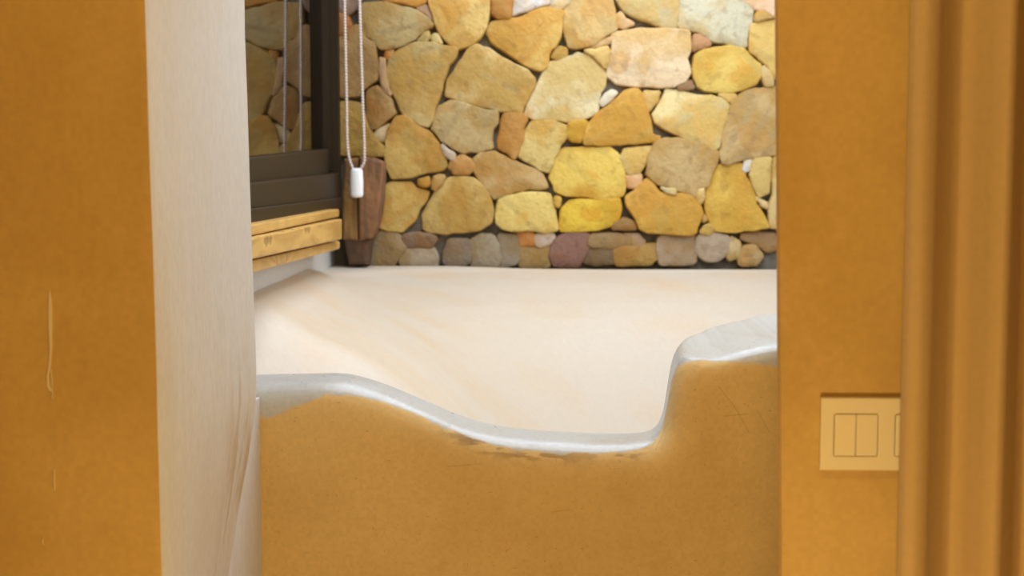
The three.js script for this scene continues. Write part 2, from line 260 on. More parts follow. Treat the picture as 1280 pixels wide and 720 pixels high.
const STONES = `
A 7a6550 -40,-40 200,-40 170,60 100,120 20,90 -40,60
A 9a6524 -40,90 20,110 100,140 120,200 60,270 -40,290
A 8f6e38 -40,310 60,290 110,230 170,200 230,300 310,340 320,440 340,560 330,640 250,690 180,760 80,770 -40,760
A a58c54 215,30 400,20 520,50 640,90 730,140 770,200 700,260 640,310 540,360 440,385 360,400 300,330 230,290 190,180 190,80
A b88834 380,-60 740,-60 720,15 640,50 560,35 440,15 385,5
A c9a558 740,10 760,-60 1220,-60 1230,60 1200,220 1150,310 1070,370 980,385 920,360 850,280 800,190 770,100
A b8a060 640,345 780,350 860,370 960,395 960,460 900,520 870,600 840,720 790,860 770,960 740,1010 680,1000 600,960 540,920 500,830 450,740 420,660 410,560 420,490 480,420 560,370
A b58540 390,410 460,400 440,440 400,470
A b09a80 350,460 390,470 390,560 400,640 440,760 400,740 360,660 345,560
A b8a468 700,260 740,245 750,290 720,330 650,330
A ccbc8c 780,270 810,280 850,350 790,345 760,310
A b09070 640,70 720,45 760,110 770,170 730,130
B bc8840 90,0 110,-60 270,-60 250,60 235,140 140,150 95,110
B d2cab6 265,-60 560,-60 545,30 440,60 340,100 255,120
B d0c4a0 565,-60 750,-60 720,20 640,80 590,85 560,50
B caa350 90,180 240,155 330,145 420,95 550,60 590,95 660,90 650,200 640,290 600,360 550,440 530,530 490,565 430,550 300,480 180,400 90,330 60,260
B c2a05c 680,60 780,-60 1050,-60 1080,60 1085,180 1090,240 990,290 930,350 860,375 760,385 710,370 680,300 670,180
B c09a45 590,400 640,375 690,390 690,450 620,475 570,460
B cba95e 830,405 920,400 1020,370 1040,420 1020,500 995,545 960,510 900,440
B c09a60 880,370 960,330 1050,300 1040,345 940,385
B cfae78 1090,120 1130,100 1160,150 1210,170 1230,190 1150,230 1100,215
B c4a866 -70,370 -20,365 60,390 140,440 260,510 380,570 440,620 430,690 370,800 330,900 250,890 150,880 0,850 -80,820 -172,800 -275,764 -262,640 -220,590 -170,510 -120,430
B d6c38c 560,500 640,475 700,455 780,430 860,445 920,500 980,560 1000,610 1000,680 960,740 950,830 930,890 880,925 800,960 700,970 560,955 440,945 360,910 370,850 430,740 480,640 510,570
C dcc190 -100,270 0,250 120,240 300,235 440,240 520,265 530,400 500,470 530,580 490,640 400,690 280,690 100,690 -60,660 -125,600 -125,520 -90,400
C ccbc8c -90,-60 440,-60 440,60 425,210 340,225 270,200 190,165 80,130 10,90 -60,10
C c0b68e 460,-60 880,-60 960,20 1035,80 1020,180 990,260 980,370 930,380 860,350 720,330 650,280 580,250 520,235 440,215
C b08050 560,280 610,285 680,330 690,355 620,390 560,410 535,370
C d3b254 590,420 700,385 850,375 960,400 1030,460 1090,520 1100,600 1060,670 950,710 860,735 640,725 590,690 560,630 550,560 565,480
C cda956 1020,200 1140,165 1275,160 1275,640 1190,620 1150,520 1080,460 1010,420 1005,300
C d8b488 960,-60 1275,-60 1275,140 1200,140 1140,90 1050,75 1000,40 930,-10
C c8a45a 1060,100 1130,100 1190,145 1120,160 1050,170
C 98806a 440,690 540,640 560,700 480,725 430,715
C d8c8a0 1110,530 1160,580 1200,640 1200,690 1140,680 1110,620
F bc9e62 930,50 1000,20 1100,0 1275,-20 1275,530 1100,540 960,570 840,600 790,600 770,500 790,430 775,360 820,280 840,170 870,110
F dac380 340,15 450,20 580,60 700,70 780,85 835,140 825,220 790,320 770,400 770,470 730,490 650,460 540,430 430,370 330,330 260,270 225,210 270,150 310,80
F d0b068 165,20 290,30 270,110 210,180 190,170 160,80
F d4b060 760,45 830,30 900,60 860,110 800,80
F cda346 0,30 60,15 120,10 150,100 190,200 220,320 230,380 290,400 260,420 100,440 -40,450 -200,455 -310,445 -320,410 -290,290 -230,230 -180,190 -90,110
E cfc09a 960,120 1000,50 1050,20 1100,40 1060,90 980,140
E d0a83c 710,290 780,265 860,270 830,370 800,430 740,420 690,380
E c6ab60 440,260 600,275 700,310 690,390 640,450 610,520 580,600 550,670 480,650 400,600 310,540 330,420 350,350 400,290
E bd904c 190,210 330,215 370,250 340,330 340,420 300,520 270,560 210,520 150,480 140,420 165,330
D b1975e 820,160 900,110 960,110 1080,150 1200,180 1290,190 1290,280 1250,330 1240,420 1250,480 1140,510 1020,510 930,480 850,420 790,350 760,330 790,230
D b49246 480,230 540,225 620,280 690,320 760,370 810,440 860,530 880,620 850,655 750,665 660,690 560,720 450,720 410,640 395,540 400,440 430,330 455,270
D 96743c 240,120 250,30 330,-20 370,20 420,80 450,140 480,200 440,240 380,270 330,320 280,330 250,240
D 9b7930 -40,130 100,110 190,130 240,250 280,340 330,430 390,470 390,540 240,545 100,540 -40,530
D c2ab78 330,330 430,290 430,340 400,430 330,430 300,400
D b88a48 930,580 1010,540 1080,580 1110,640 1060,690 940,690 900,640
D b5a080 840,450 940,530 940,570 870,540
E b9985c 0,520 110,510 200,560 300,600 400,640 490,690 520,760 540,800 400,800 260,840 160,880 110,885 60,830 0,740 -50,660 -50,570
E d4b24c 620,520 680,490 800,485 1040,475 1100,520 1130,600 1160,700 1160,780 1140,860 1060,870 960,890 860,870 700,860 600,820 565,720 580,600
F d8bc72 0,490 100,480 230,470 220,540 160,620 120,680 40,690 0,650 -30,560
F d6b080 0,700 130,690 130,760 100,800 30,790
F bc9d60 240,450 330,400 430,410 550,440 650,470 760,520 740,600 700,690 670,780 590,830 560,870 480,830 400,800 300,770 230,740 180,690 200,560
I cda444 150,60 190,20 240,80 290,130 400,160 470,135 540,170 600,220 630,300 600,370 570,450 480,470 330,460 260,450 190,450 130,420 90,340 30,240 20,170 80,130
I d8c890 290,90 400,110 410,145 330,135
I d4bc78 590,110 640,100 640,170 610,220 580,180
I caa860 620,300 670,340 640,370 620,350
I c8a550 640,400 720,380 720,430 680,460 610,450
I d1ac46 690,-60 780,-90 950,-90 980,0 1020,100 1060,230 1120,330 1160,410 1040,430 900,440 740,440 700,380 670,330 650,220 670,100
F d8c484 1040,570 1180,555 1170,700 1160,840 1080,870 1040,790 1010,700
F d0b470 1200,560 1275,550 1275,1120 1170,1110 1160,950 1190,850
F e0dcd0 970,580 1020,570 1010,650 960,660
I d0b070 1050,170 1150,210 1150,260 1100,240
G ba9a4c 400,80 440,55 600,60 640,100 740,130 720,190 670,260 630,340 570,400 530,445 420,440 355,410 380,280
G bc9c52 900,20 980,10 1100,20 1180,90 1240,190 1260,280 1240,370 1150,430 1000,450 880,465 750,450 700,420 690,320 740,230 800,120 860,50
G c09038 660,30 740,5 760,70 720,85 660,70
G b89048 775,5 870,0 840,60 780,110
H d4b760 150,200 270,150 400,140 550,145 590,230 600,320 620,430 520,445 380,420 260,440 180,420 130,380 130,260
H d4ae32 650,270 720,210 800,185 900,190 1000,190 1110,180 1130,260 1110,340 1060,390 940,430 800,440 640,440
H 9c7c48 1070,370 1150,340 1230,360 1250,420 1160,430 1060,420
H c8a040 600,170 640,180 630,240 600,230
G 9a8a6c 300,470 420,445 500,480 540,580 500,640 420,735 280,740 240,640 260,540 r
G 85694a 530,490 640,470 740,480 800,500 760,560 580,560 r
G a08c6a 560,600 680,565 760,590 800,660 780,740 560,740 520,690 r
G 857868 900,520 1060,520 1080,600 1060,690 960,735 880,700 870,600 r
G 988868 1090,520 1160,480 1240,500 1290,560 1300,650 1280,740 1090,740 1085,640 r
H 8f8068 150,470 280,490 300,580 290,690 170,740 160,560 r
H bc8440 290,470 400,460 440,530 330,560 r
H b8a890 450,490 520,465 590,480 560,530 470,550 r
H 9c8654 320,600 480,570 560,560 550,640 540,720 330,730 r
H 86604a 600,520 700,470 860,470 870,540 840,620 780,710 600,720 575,640 r
H a08a68 890,480 1090,480 1220,500 1250,540 1060,560 880,550 r
H 806a48 850,600 920,580 1070,590 1070,690 930,710 840,680 r
I a5803a -60,570 80,570 270,565 275,640 200,700 40,710 -60,700 r
I b09470 0,480 110,480 160,540 50,550 -40,540 r
I a58c68 290,490 430,480 560,490 570,600 560,690 420,710 300,700 280,600 r
I a89270 600,500 740,470 830,500 830,600 740,670 640,660 580,580 r
I c0a870 850,500 920,540 910,640 840,660 r
I b89c68 930,600 1040,570 1100,640 1060,710 940,710 r
I a88a60 930,480 1100,470 1210,480 1240,560 1160,600 1060,540 r`;
for (const line of STONES.trim().split('\n')) {
  const w = line.split(' '), low = w[w.length - 1] === 'r', o = TILE[w[0]];
  const pts = w.slice(2).filter((t) => t !== 'r').map((t) => t.split(',').map(Number)).map(([x, y]) => [o[0] + x / 6.4, o[1] + y / 6.4]);
  mesh('stone', stoneGeometry(pts, low), stoneMaterial('#' + w[1]), wallBack);
}
// the same masonry goes on behind the doorway edge and above: cells round jittered seeds
{
  const tones = ['#caa350', '#c2a05c', '#bfa960', '#d6c38c', '#bc9c52', '#d4b24c', '#b1975e', '#c0b68e'];
  const fill = (u0, u1, v0, v1, step) => {
    const S = [];
    for (let v = v0 - step; v < v1 + step; v += step * 0.72) { const off = rnd() * step; for (let u = u0 - step * 1.5; u < u1 + step * 1.5; u += step) S.push([u + off + (rnd() - 0.5) * step * 0.6, v + (rnd() - 0.5) * step * 0.4]); }
    for (const a of S) {
      let poly = [[u0, v0], [u1, v0], [u1, v1], [u0, v1]];
      for (const b of S) {
        if (a === b || Math.hypot(a[0] - b[0], a[1] - b[1]) > step * 3.2) continue;
        const d = Math.hypot(b[0] - a[0], b[1] - a[1]), nx = (b[0] - a[0]) / d, ny = (b[1] - a[1]) / d, c = (a[0] + b[0]) / 2 * nx + (a[1] + b[1]) / 2 * ny - 2.2, next = [];
        poly.forEach((p, i) => { const q = poly[(i + 1) % poly.length], fp = p[0] * nx + p[1] * ny - c, fq = q[0] * nx + q[1] * ny - c; if (fp <= 0) next.push(p); if (fp * fq < 0) { const t = fp / (fp - fq); next.push([lerp(p[0], q[0], t), lerp(p[1], q[1], t)]); } });
        poly = next; if (poly.length < 3) break;
      }
      if (poly.length < 3) continue;
      let ar = 0; poly.forEach((p, i) => { const q = poly[(i + 1) % poly.length]; ar += p[0] * q[1] - q[0] * p[1]; });
      if (Math.abs(ar) / 2 > 350) mesh('stone', stoneGeometry(poly.filter((p, i) => { const q = poly[(i + 1) % poly.length]; return Math.hypot(p[0] - q[0], p[1] - q[1]) > 4; })), stoneMaterial(tones[Math.floor(rnd() * tones.length)]), wallBack);
    }
  };
  fill(982, 1130, -14, 330, 66);
  fill(424, 1130, -270, -13, 68);
}

const HALF_BACK = [[-1, -2.575], [0.19, -2.575], [0.27, -2.66], [0.42, -2.9], [0.54, -3.0], [2, -3.0]];   // back of the half wall
// ------------------------------------------------------------------ built-in bathtub: plaster basin rising to the stone wall
{
  const top = onZ(640, 334, ZS).y, x0 = XWIN + 0.001, x1 = XR - 0.001, z0 = ZS + 0.008, nx = 130, nz = 170;
  // height by distance from the walls: coved skirt, narrow ledge, rolled edge, long slope, floor of the basin
  const prof = [[0, 0.004], [0.02, 0.0], [0.04, -0.012], [0.07, -0.024], [0.11, -0.04], [0.15, -0.059], [0.20, -0.085], [0.25, -0.12], [0.30, -0.165], [0.36, -0.235], [0.43, -0.33], [0.5, -0.43], [0.58, -0.53], [0.66, -0.6], [0.76, -0.645], [0.9, -0.66], [9, -0.66]];
  const S = []; for (let i = 0; i <= 400; i++) { let s = 0; for (let k = -6; k <= 6; k++) s += table(prof, Math.max(0, i / 400 + k * 0.0012)); S.push([i / 400, s / 13]); }
  const profile = (d) => { const q = Math.min(399.999, d * 400), i = Math.floor(q); return lerp(S[i][1], S[i + 1][1], q - i); };
  const smin = (a, b, k) => { const h = Math.max(k - Math.abs(a - b), 0) / k; return Math.min(a, b) - h * h * k / 4; };
  const height = (x, z) => {
    const dw = Math.max(0, z - ZS), dl = Math.max(0, x - XWIN);
    const d = Math.max(0, smin(dw, dl * 0.8, 0.5) + 0.02);
    const leftRise = 0.03 * (1 - smooth(0, 0.16, dl)) * smooth(0.2, 0.5, dw);
    return top + profile(d) + leftRise - 0.25 * smooth(-3.0, -2.6, z) + 0.004 * (fbm(x * 5, z * 5, 1.5, 3) - 0.5);
  };
  const pos = [], uv = [], idx = [];
  for (let j = 0; j <= nz; j++) for (let i = 0; i <= nx; i++) {
    const x = lerp(x0, x1, i / nx), q = j / nz, z = lerp(z0, table(HALF_BACK, x) - 0.01, Math.pow(q, 1.35));
    pos.push(x, height(x, z), z); uv.push(x, z * 1.3);
  }
  const at = (i, j) => j * (nx + 1) + i;
  for (let j = 0; j < nz; j++) for (let i = 0; i < nx; i++) idx.push(at(i, j), at(i, j + 1), at(i + 1, j), at(i + 1, j), at(i, j + 1), at(i + 1, j + 1));
  const skirt = (list) => { const b = pos.length / 3; list.forEach((k) => { pos.push(pos[3 * k], pos[3 * k + 1], pos[3 * k + 2], pos[3 * k], 0.002, pos[3 * k + 2]); uv.push(uv[2 * k], uv[2 * k + 1], uv[2 * k], 0); }); for (let k = 0; k + 1 < list.length; k++) idx.push(b + 2 * k, b + 2 * k + 1, b + 2 * k + 2, b + 2 * k + 2, b + 2 * k + 1, b + 2 * k + 3); };
  const I = [...Array(nx + 1).keys()], J = [...Array(nz + 1).keys()];
  skirt(I.map((i) => at(nx - i, 0))); skirt(I.map((i) => at(i, nz))); skirt(J.map((j) => at(0, j))); skirt(J.map((j) => at(nx, nz - j)));
  const g = new THREE.BufferGeometry(); g.setAttribute('position', new THREE.Float32BufferAttribute(pos, 3)); g.setAttribute('uv', new THREE.Float32BufferAttribute(uv, 2)); g.setIndex(idx); g.computeVertexNormals();
  tag(mesh('built_in_bathtub', g, cream), 'smooth cream plaster bathtub sloping up to the stone wall', 'bathtub');
}

// ------------------------------------------------------------------ half wall with the wavy rounded top (distance field meshed with surface nets)
{
  const ZF = -2.40, xs0 = -0.66, xs1 = XR + 0.005;
  const lumpY = onZ(872, 412, -2.64).y;
  const O = [[-1, onZ(300, 471, -2.5).y]];
  for (const [u, v] of [[300, 471], [345, 469], [400, 467.5], [432, 469], [465, 477], [500, 490], [540, 507], [575, 521], [610, 531.5], [650, 537.5], [700, 541], [750, 543.5], [790, 543.5], [808, 541.5], [818, 537], [825, 528], [830, 515], [834, 495], [838, 472], [842, 455], [848, 441]]) { const p = onZ(u, v, -2.5); O.push([p.x, p.y]); }
  const last = O[O.length - 1];
  O.push([last[0] + 0.012, lerp(last[1], lumpY, 0.6)], [last[0] + 0.028, lerp(last[1], lumpY, 0.93)], [last[0] + 0.06, lumpY + 0.001], [last[0] + 0.12, lumpY + 0.003], [2, lumpY + 0.006]);
  const dense = []; { const c = new THREE.CatmullRomCurve3(O.slice(1, -1).map(([x, y]) => new THREE.Vector3(x, y, 0)), false, 'centripetal'); dense.push(O[0]); c.getPoints(110).forEach((p) => dense.push([p.x, p.y])); dense.push(O[O.length - 1]); }
  const d2 = (x, y) => {                                         // signed distance to the outline, negative below
    let best = 9, i0 = 0; const h = table(dense, x);
    for (let i = 0; i + 1 < dense.length; i++) {
      const [ax, ay] = dense[i], [bx, by] = dense[i + 1];
      if (ax > x + best || bx < x - best) continue;
      const t = clamp(((x - ax) * (bx - ax) + (y - ay) * (by - ay)) / ((bx - ax) ** 2 + (by - ay) ** 2)), e = Math.hypot(x - ax - t * (bx - ax), y - ay - t * (by - ay));
      if (e < best) best = e;
    }
    return y > h ? best : -best;
  };
  const smax = (a, b, k) => { const h = Math.max(k - Math.abs(a - b), 0) / k; return Math.max(a, b) + h * h * h * k / 6; };
  const xa = last[0];
  const ridge = [[xa, -2.70], [xa + 0.06, -2.68], [xa + 0.10, -2.55], [xa + 0.15, -2.43], [2, -2.40]], back = HALF_BACK;
  const gx = range(xs0, xs1, 250), gy = [0, 0.2, 0.4, 0.6, ...range(0.7, 1.17, 84)], gz = range(-3.03, -2.36, 88);
  const X = gx.length, Y = gy.length, Z = gz.length, f = new Float32Array(X * Y * Z), id = (i, j, k) => (k * Y + j) * X + i;
  const zb = gx.map((x) => table(back, x)), zr = gx.map((x) => table(ridge, x)), lump = gx.map((x) => smooth(xa - 0.01, xa + 0.04, x));
  const level = new Float32Array(X * Y); for (let j = 0; j < Y; j++) for (let i = 0; i < X; i++) level[j * X + i] = d2(gx[i], gy[j]);
  for (let k = 0; k < Z; k++) for (let j = 0; j < Y; j++) for (let i = 0; i < X; i++) {
    const z = gz[k], y = gy[j], x = gx[i];
    let a = level[j * X + i] + lump[i] * 0.085 * Math.max(0, z - zr[i]);
    a += 0.003 * (noise(x * 14, z * 14, 2.2) - 0.5);
    const fr = z - ZF + 0.006 * (fbm(x * 5, y * 5, 0.5, 3) - 0.5), bk = zb[i] - z;
    f[id(i, j, k)] = (i === 0 || i === X - 1 || j === 0) ? 0.002 : smax(smax(a, fr, lerp(0.085, 0.045, lump[i])), bk, lerp(0.09, 0.05, lump[i]));
  }
  const vid = new Int32Array(X * Y * Z).fill(-1), pos = [], idx = [];
  const C = [[0, 0, 0], [1, 0, 0], [0, 1, 0], [1, 1, 0], [0, 0, 1], [1, 0, 1], [0, 1, 1], [1, 1, 1]], Ed = [[0, 1], [2, 3], [4, 5], [6, 7], [0, 2], [1, 3], [4, 6], [5, 7], [0, 4], [1, 5], [2, 6], [3, 7]];
  for (let k = 0; k + 1 < Z; k++) for (let j = 0; j + 1 < Y; j++) for (let i = 0; i + 1 < X; i++) {
    const v = C.map(([a, b, c]) => f[id(i + a, j + b, k + c)]); let m = 0; v.forEach((q, n) => { if (q < 0) m |= 1 << n; });
    if (m === 0 || m === 255) continue;
    let sx = 0, sy = 0, sz = 0, n = 0;
    for (const [a, b] of Ed) if ((v[a] < 0) !== (v[b] < 0)) { const t = v[a] / (v[a] - v[b]); sx += lerp(gx[i + C[a][0]], gx[i + C[b][0]], t); sy += lerp(gy[j + C[a][1]], gy[j + C[b][1]], t); sz += lerp(gz[k + C[a][2]], gz[k + C[b][2]], t); n++; }
    vid[id(i, j, k)] = pos.length / 3; pos.push(sx / n, sy / n, sz / n);
  }
  const quad = (a, b, c, d, flip) => { if (Math.min(a, b, c, d) < 0) return; flip ? idx.push(a, c, b, a, d, c) : idx.push(a, b, c, a, c, d); };
  for (let k = 1; k + 1 < Z; k++) for (let j = 1; j + 1 < Y; j++) for (let i = 1; i + 1 < X; i++) {
    const s = f[id(i, j, k)] < 0;
    if (s !== (f[id(i + 1, j, k)] < 0)) quad(vid[id(i, j - 1, k - 1)], vid[id(i, j, k - 1)], vid[id(i, j, k)], vid[id(i, j - 1, k)], !s);
    if (s !== (f[id(i, j + 1, k)] < 0)) quad(vid[id(i - 1, j, k - 1)], vid[id(i - 1, j, k)], vid[id(i, j, k)], vid[id(i, j, k - 1)], !s);
    if (s !== (f[id(i, j, k + 1)] < 0)) quad(vid[id(i - 1, j - 1, k)], vid[id(i, j - 1, k)], vid[id(i, j, k)], vid[id(i - 1, j, k)], !s);
  }
  // side seams of the grid: first layer in i and j
  for (let k = 1; k + 1 < Z; k++) for (let i = 1; i + 1 < X; i++) { const j = 0; if ((f[id(i, 0, k)] < 0) !== (f[id(i, 1, k)] < 0)) quad(vid[id(i - 1, j, k - 1)], vid[id(i - 1, j, k)], vid[id(i, j, k)], vid[id(i, j, k - 1)], true); }
  const g = new THREE.BufferGeometry(); g.setAttribute('position', new THREE.Float32BufferAttribute(pos, 3)); g.setIndex(idx);
  for (let it = 0; it < 2; it++) {                               // light relaxation of the net
    const acc = new Float32Array(pos.length), cnt = new Float32Array(pos.length / 3), P = g.attributes.position.array;
    for (let t = 0; t < idx.length; t += 3) for (let e = 0; e < 3; e++) { const a = idx[t + e], b = idx[t + (e + 1) % 3]; for (let c = 0; c < 3; c++) { acc[3 * a + c] += P[3 * b + c]; acc[3 * b + c] += P[3 * a + c]; } cnt[a]++; cnt[b]++; }
    for (let v = 0; v < cnt.length; v++) if (cnt[v] && P[3 * v + 1] > 0.71) for (let c = 0; c < 3; c++) P[3 * v + c] = lerp(P[3 * v + c], acc[3 * v + c] / cnt[v], 0.5);
  }
  g.computeVertexNormals();
  // pigment map over the face, in metres: ochre face, pale skim coat over the cap with its worn brown edge
  const U0 = -0.66, U1 = 0.50, V0 = 0.3, V1 = 1.2;
  const bound = []; for (const [u, v] of [[290, 533], [318, 531], [326, 523], [335, 523.5], [348, 519], [362, 512], [382, 503], [404, 492], [432, 490], [470, 497], [505, 508], [530, 518], [560, 532], [590, 545], [615, 553], [640, 559], [700, 565], [760, 565], [800, 558], [818, 546], [825, 535], [832, 515], [839, 478], [844, 452], [849, 444], [880, 446], [930, 454], [976, 461], [1300, 500]]) { const p = onZ(u, v, ZF); bound.push([p.x, p.y]); }
  const stain = [[onZ(540, 500, ZF).x, 0], [onZ(585, 500, ZF).x, 1], [onZ(690, 500, ZF).x, 0.8], [onZ(740, 500, ZF).x, 0.45], [onZ(790, 500, ZF).x, 0.9], [onZ(822, 500, ZF).x, 0]];
  const scratches = [[[898, 483], [918, 508]], [[918, 508], [936, 540]], [[905, 520], [935, 517]], [[946, 512], [962, 540]], [[690, 640], [712, 637]], [[560, 583], [600, 580]], [[820, 560], [834, 522]]].map((s) => s.map(([u, v]) => { const p = onZ(u, v, ZF); return [p.x, p.y]; }));
  const map = texture(2048, 1400, (s, t) => {
    const x = lerp(U0, U1, s), y = lerp(V0, V1, t);
    const cloud = fbm(x * 7 + 40, y * 7 + 3, 0, 4), dirt = fbm(x * 34, y * 90, 0, 3), grain = fbm(x * 170, y * 170, 0, 2), speck = noise(x * 260, y * 260);
    let c = mix3([0.62, 0.43, 0.18], [0.55, 0.365, 0.14], clamp((cloud - 0.35) * 2.0));
    const b = table(bound, x) + 0.0015, e = y - b + 0.012 * (fbm(x * 50, y * 50, 0, 4) - 0.5);
    const brown = table(stain, x) * smooth(0.034, 0.008, -e) * smooth(-0.006, 0.004, -e) * smooth(0.36, 0.62, dirt);
    c = mix3(c, [0.20, 0.115, 0.04], 0.75 * brown);
    if (speck > 0.955) c = mul3(c, 0.75);
    for (const [p, q] of scratches) { const tt = clamp(((x - p[0]) * (q[0] - p[0]) + (y - p[1]) * (q[1] - p[1])) / ((q[0] - p[0]) ** 2 + (q[1] - p[1]) ** 2)), dd = Math.hypot(x - p[0] - tt * (q[0] - p[0]), y - p[1] - tt * (q[1] - p[1])); if (dd < 0.0007 + 0.0008 * noise(x * 120, y * 120)) c = mul3(c, 0.86); }
    const pl = mix3(mix3([0.46, 0.46, 0.45], [0.43, 0.405, 0.36], clamp((fbm(x * 9, y * 30, 0, 4) - 0.4) * 1.2)), [0.30, 0.20, 0.10], 0.2 * smooth(0.6, 0.8, dirt) * smooth(0.03, 0, e));
    return mul3(mix3(c, pl, smooth(-0.005, 0.004, e)), 0.93 + 0.14 * grain);
  });
  const rough = texture(1024, 800, (s, t) => { const x = lerp(U0, U1, s), y = lerp(V0, V1, t), e = y - table(bound, x) - 0.0015; return lerp(0.86, 0.32, smooth(-0.002, 0.006, e)) + 0.16 * (fbm(x * 40, y * 40, 0, 3) - 0.5); }, false);   // matt face, burnished cap
  map.wrapS = map.wrapT = rough.wrapS = rough.wrapT = THREE.ClampToEdgeWrapping;
  const uv = []; for (let i = 0; i < pos.length; i += 3) uv.push((g.attributes.position.array[i] - U0) / (U1 - U0), (g.attributes.position.array[i + 1] + 0.7 * Math.max(0, ZF - 0.003 - g.attributes.position.array[i + 2]) - V0) / (V1 - V0));
  g.setAttribute('uv', new THREE.Float32BufferAttribute(uv, 2));
  const tb = trowel.clone(); tb.repeat.set(1.6, 0.6); tb.needsUpdate = true;
  tag(mesh('half_wall', g, new THREE.MeshPhysicalMaterial({ map, roughness: 1, roughnessMap: rough, bumpMap: tb, bumpScale: 0.0015 })), 'low ochre plaster half wall with a wavy pale rounded cap', 'half wall');
  // pier between the jamb and the half wall
  const pt = onZ(322, 497, -2.4);
  structure(mesh('wall_pier', box(-0.66, -0.4945, 0, pt.y, -2.403, ZJ - 0.02), pale), 'narrow pale plaster pier between jamb and half wall', 'wall');
}

// ------------------------------------------------------------------ window, sill, timber post, blind chain
const darkFrame = new THREE.MeshPhysicalMaterial({ color: new THREE.Color().setRGB(0.026, 0.016, 0.008), roughness: 0.5, specularIntensity: 0.35 });
const woodMap = (a, b, k) => texture(512, 512, (s, t) => { const w = fbm(s * 3 + k, t * 60 + 4 * fbm(s * 4 + k, t * 5, 0, 3), 0, 4), st = fbm(s * 16 + k, t * 20, 0, 3); return mul3(mix3(a, b, smooth(0.35, 0.65, w)), 0.8 + 0.35 * st - 0.5 * smooth(0.72, 0.8, st)); });
const pine = new THREE.MeshStandardMaterial({ map: woodMap([0.62, 0.37, 0.10], [0.48, 0.26, 0.06], 3), roughness: 0.5 });
const along = ([u0, v0], [u1, v1], u) => [u, lerp(v0, v1, (u - u0) / (u1 - u0))];
// a bar on the plane x, its upper and lower edges given as lines in the photo, run on to u = a .. b
const bar = (x, upper, lower, a, b, depth, bevel) => prism([along(...lower, a), along(...lower, b), along(...upper, b), along(...upper, a)].map(([u, v]) => onX(u, v, x)), 'x', depth, bevel);
{
  const win = structure(group('window_1'), 'dark framed window beside the stone wall', 'window');
  const fr = mesh('window_frame', mergeGeometries([
    bar(-0.60, [[312, 229], [424, 216]], [[312, 262], [424, 248]], 276, 426.4, 0.08, 0.004),
    bar(-0.592, [[312, 261], [424, 247]], [[312, 282], [424, 262]], 279, 427.5, 0.088, 0.004),
    box(-0.69, -0.601, SILL_Y - 0.01, 2.2, WZ1 + 0.001, -4.06), box(-0.69, -0.601, 2.12, 2.199, -4.06, WZ0), box(-0.69, -0.601, SILL_Y - 0.01, 2.2, -2.66, WZ0)]), darkFrame, win);
  fr.userData.label = 'dark brown window frame';
  const sash = mesh('window_sash', mergeGeometries([
    bar(-0.622, [[312, 197], [399, 187.5]], [[312, 230], [407, 218]], 276, 411.5, 0.045, 0.004),
    box(-0.67, -0.623, 1.42, 2.12, -4.06, -4.03), box(-0.67, -0.623, 2.05, 2.12, -4.03, -2.66), box(-0.67, -0.623, 1.42, 2.12, -2.73, -2.66)]), darkFrame, win);
  mesh('window_pane', box(-0.644, -0.64, onX(385, 190, -0.64).y - 0.03, 2.06, -4.035, -2.72), new THREE.MeshPhysicalMaterial({ color: new THREE.Color().setRGB(0.55, 0.5, 0.45), transmission: 1, thickness: 0, roughness: 0.02, ior: 1.27 }), win).userData.label = 'window glass mirroring the stone wall';
  mesh('shutter', box(-0.76, -0.74, 1.2, 2.2, WZ1, WZ0), new THREE.MeshStandardMaterial({ color: new THREE.Color().setRGB(0.035, 0.024, 0.016), roughness: 0.8 }), win).userData.label = 'closed dark shutter behind the glass';
  const sill = structure(group('trim_2'), 'yellow pine sill boards under the dark window', 'window sill');
  mesh('board', bar(-0.565, [[313.7, 281.5], [423.7, 261.5]], [[314, 295], [424, 271]], 287, 424, 0.11, 0.003), pine, sill);
  mesh('board', bar(-0.55, [[314.5, 298], [427, 274]], [[315, 324.5], [426, 299.5]], 285, 427.5, 0.13, 0.004), pine, sill);
  mesh('board', bar(-0.566, [[315.5, 325.5], [425, 301]], [[315.5, 342], [425, 311.5]], 287, 425, 0.11, 0.006), pine, sill);
}
{
  const w2 = structure(group('window_2'), 'side window of the bathroom facing the dark window', 'window');
  mesh('window_frame', mergeGeometries([box(1.1, 1.15, sy0, sy0 + 0.04, sz0, sz1), box(1.1, 1.15, sy1 - 0.04, sy1, sz0, sz1), box(1.1, 1.15, sy0 + 0.04, sy1 - 0.04, sz0, sz0 + 0.04), box(1.1, 1.15, sy0 + 0.04, sy1 - 0.04, sz1 - 0.04, sz1)]), darkFrame, w2);
  mesh('window_pane', box(1.122, 1.126, sy0 + 0.04, sy1 - 0.04, sz0 + 0.04, sz1 - 0.04), new THREE.MeshPhysicalMaterial({ transmission: 1, thickness: 0, roughness: 0.02, ior: 1.5 }), w2);
}
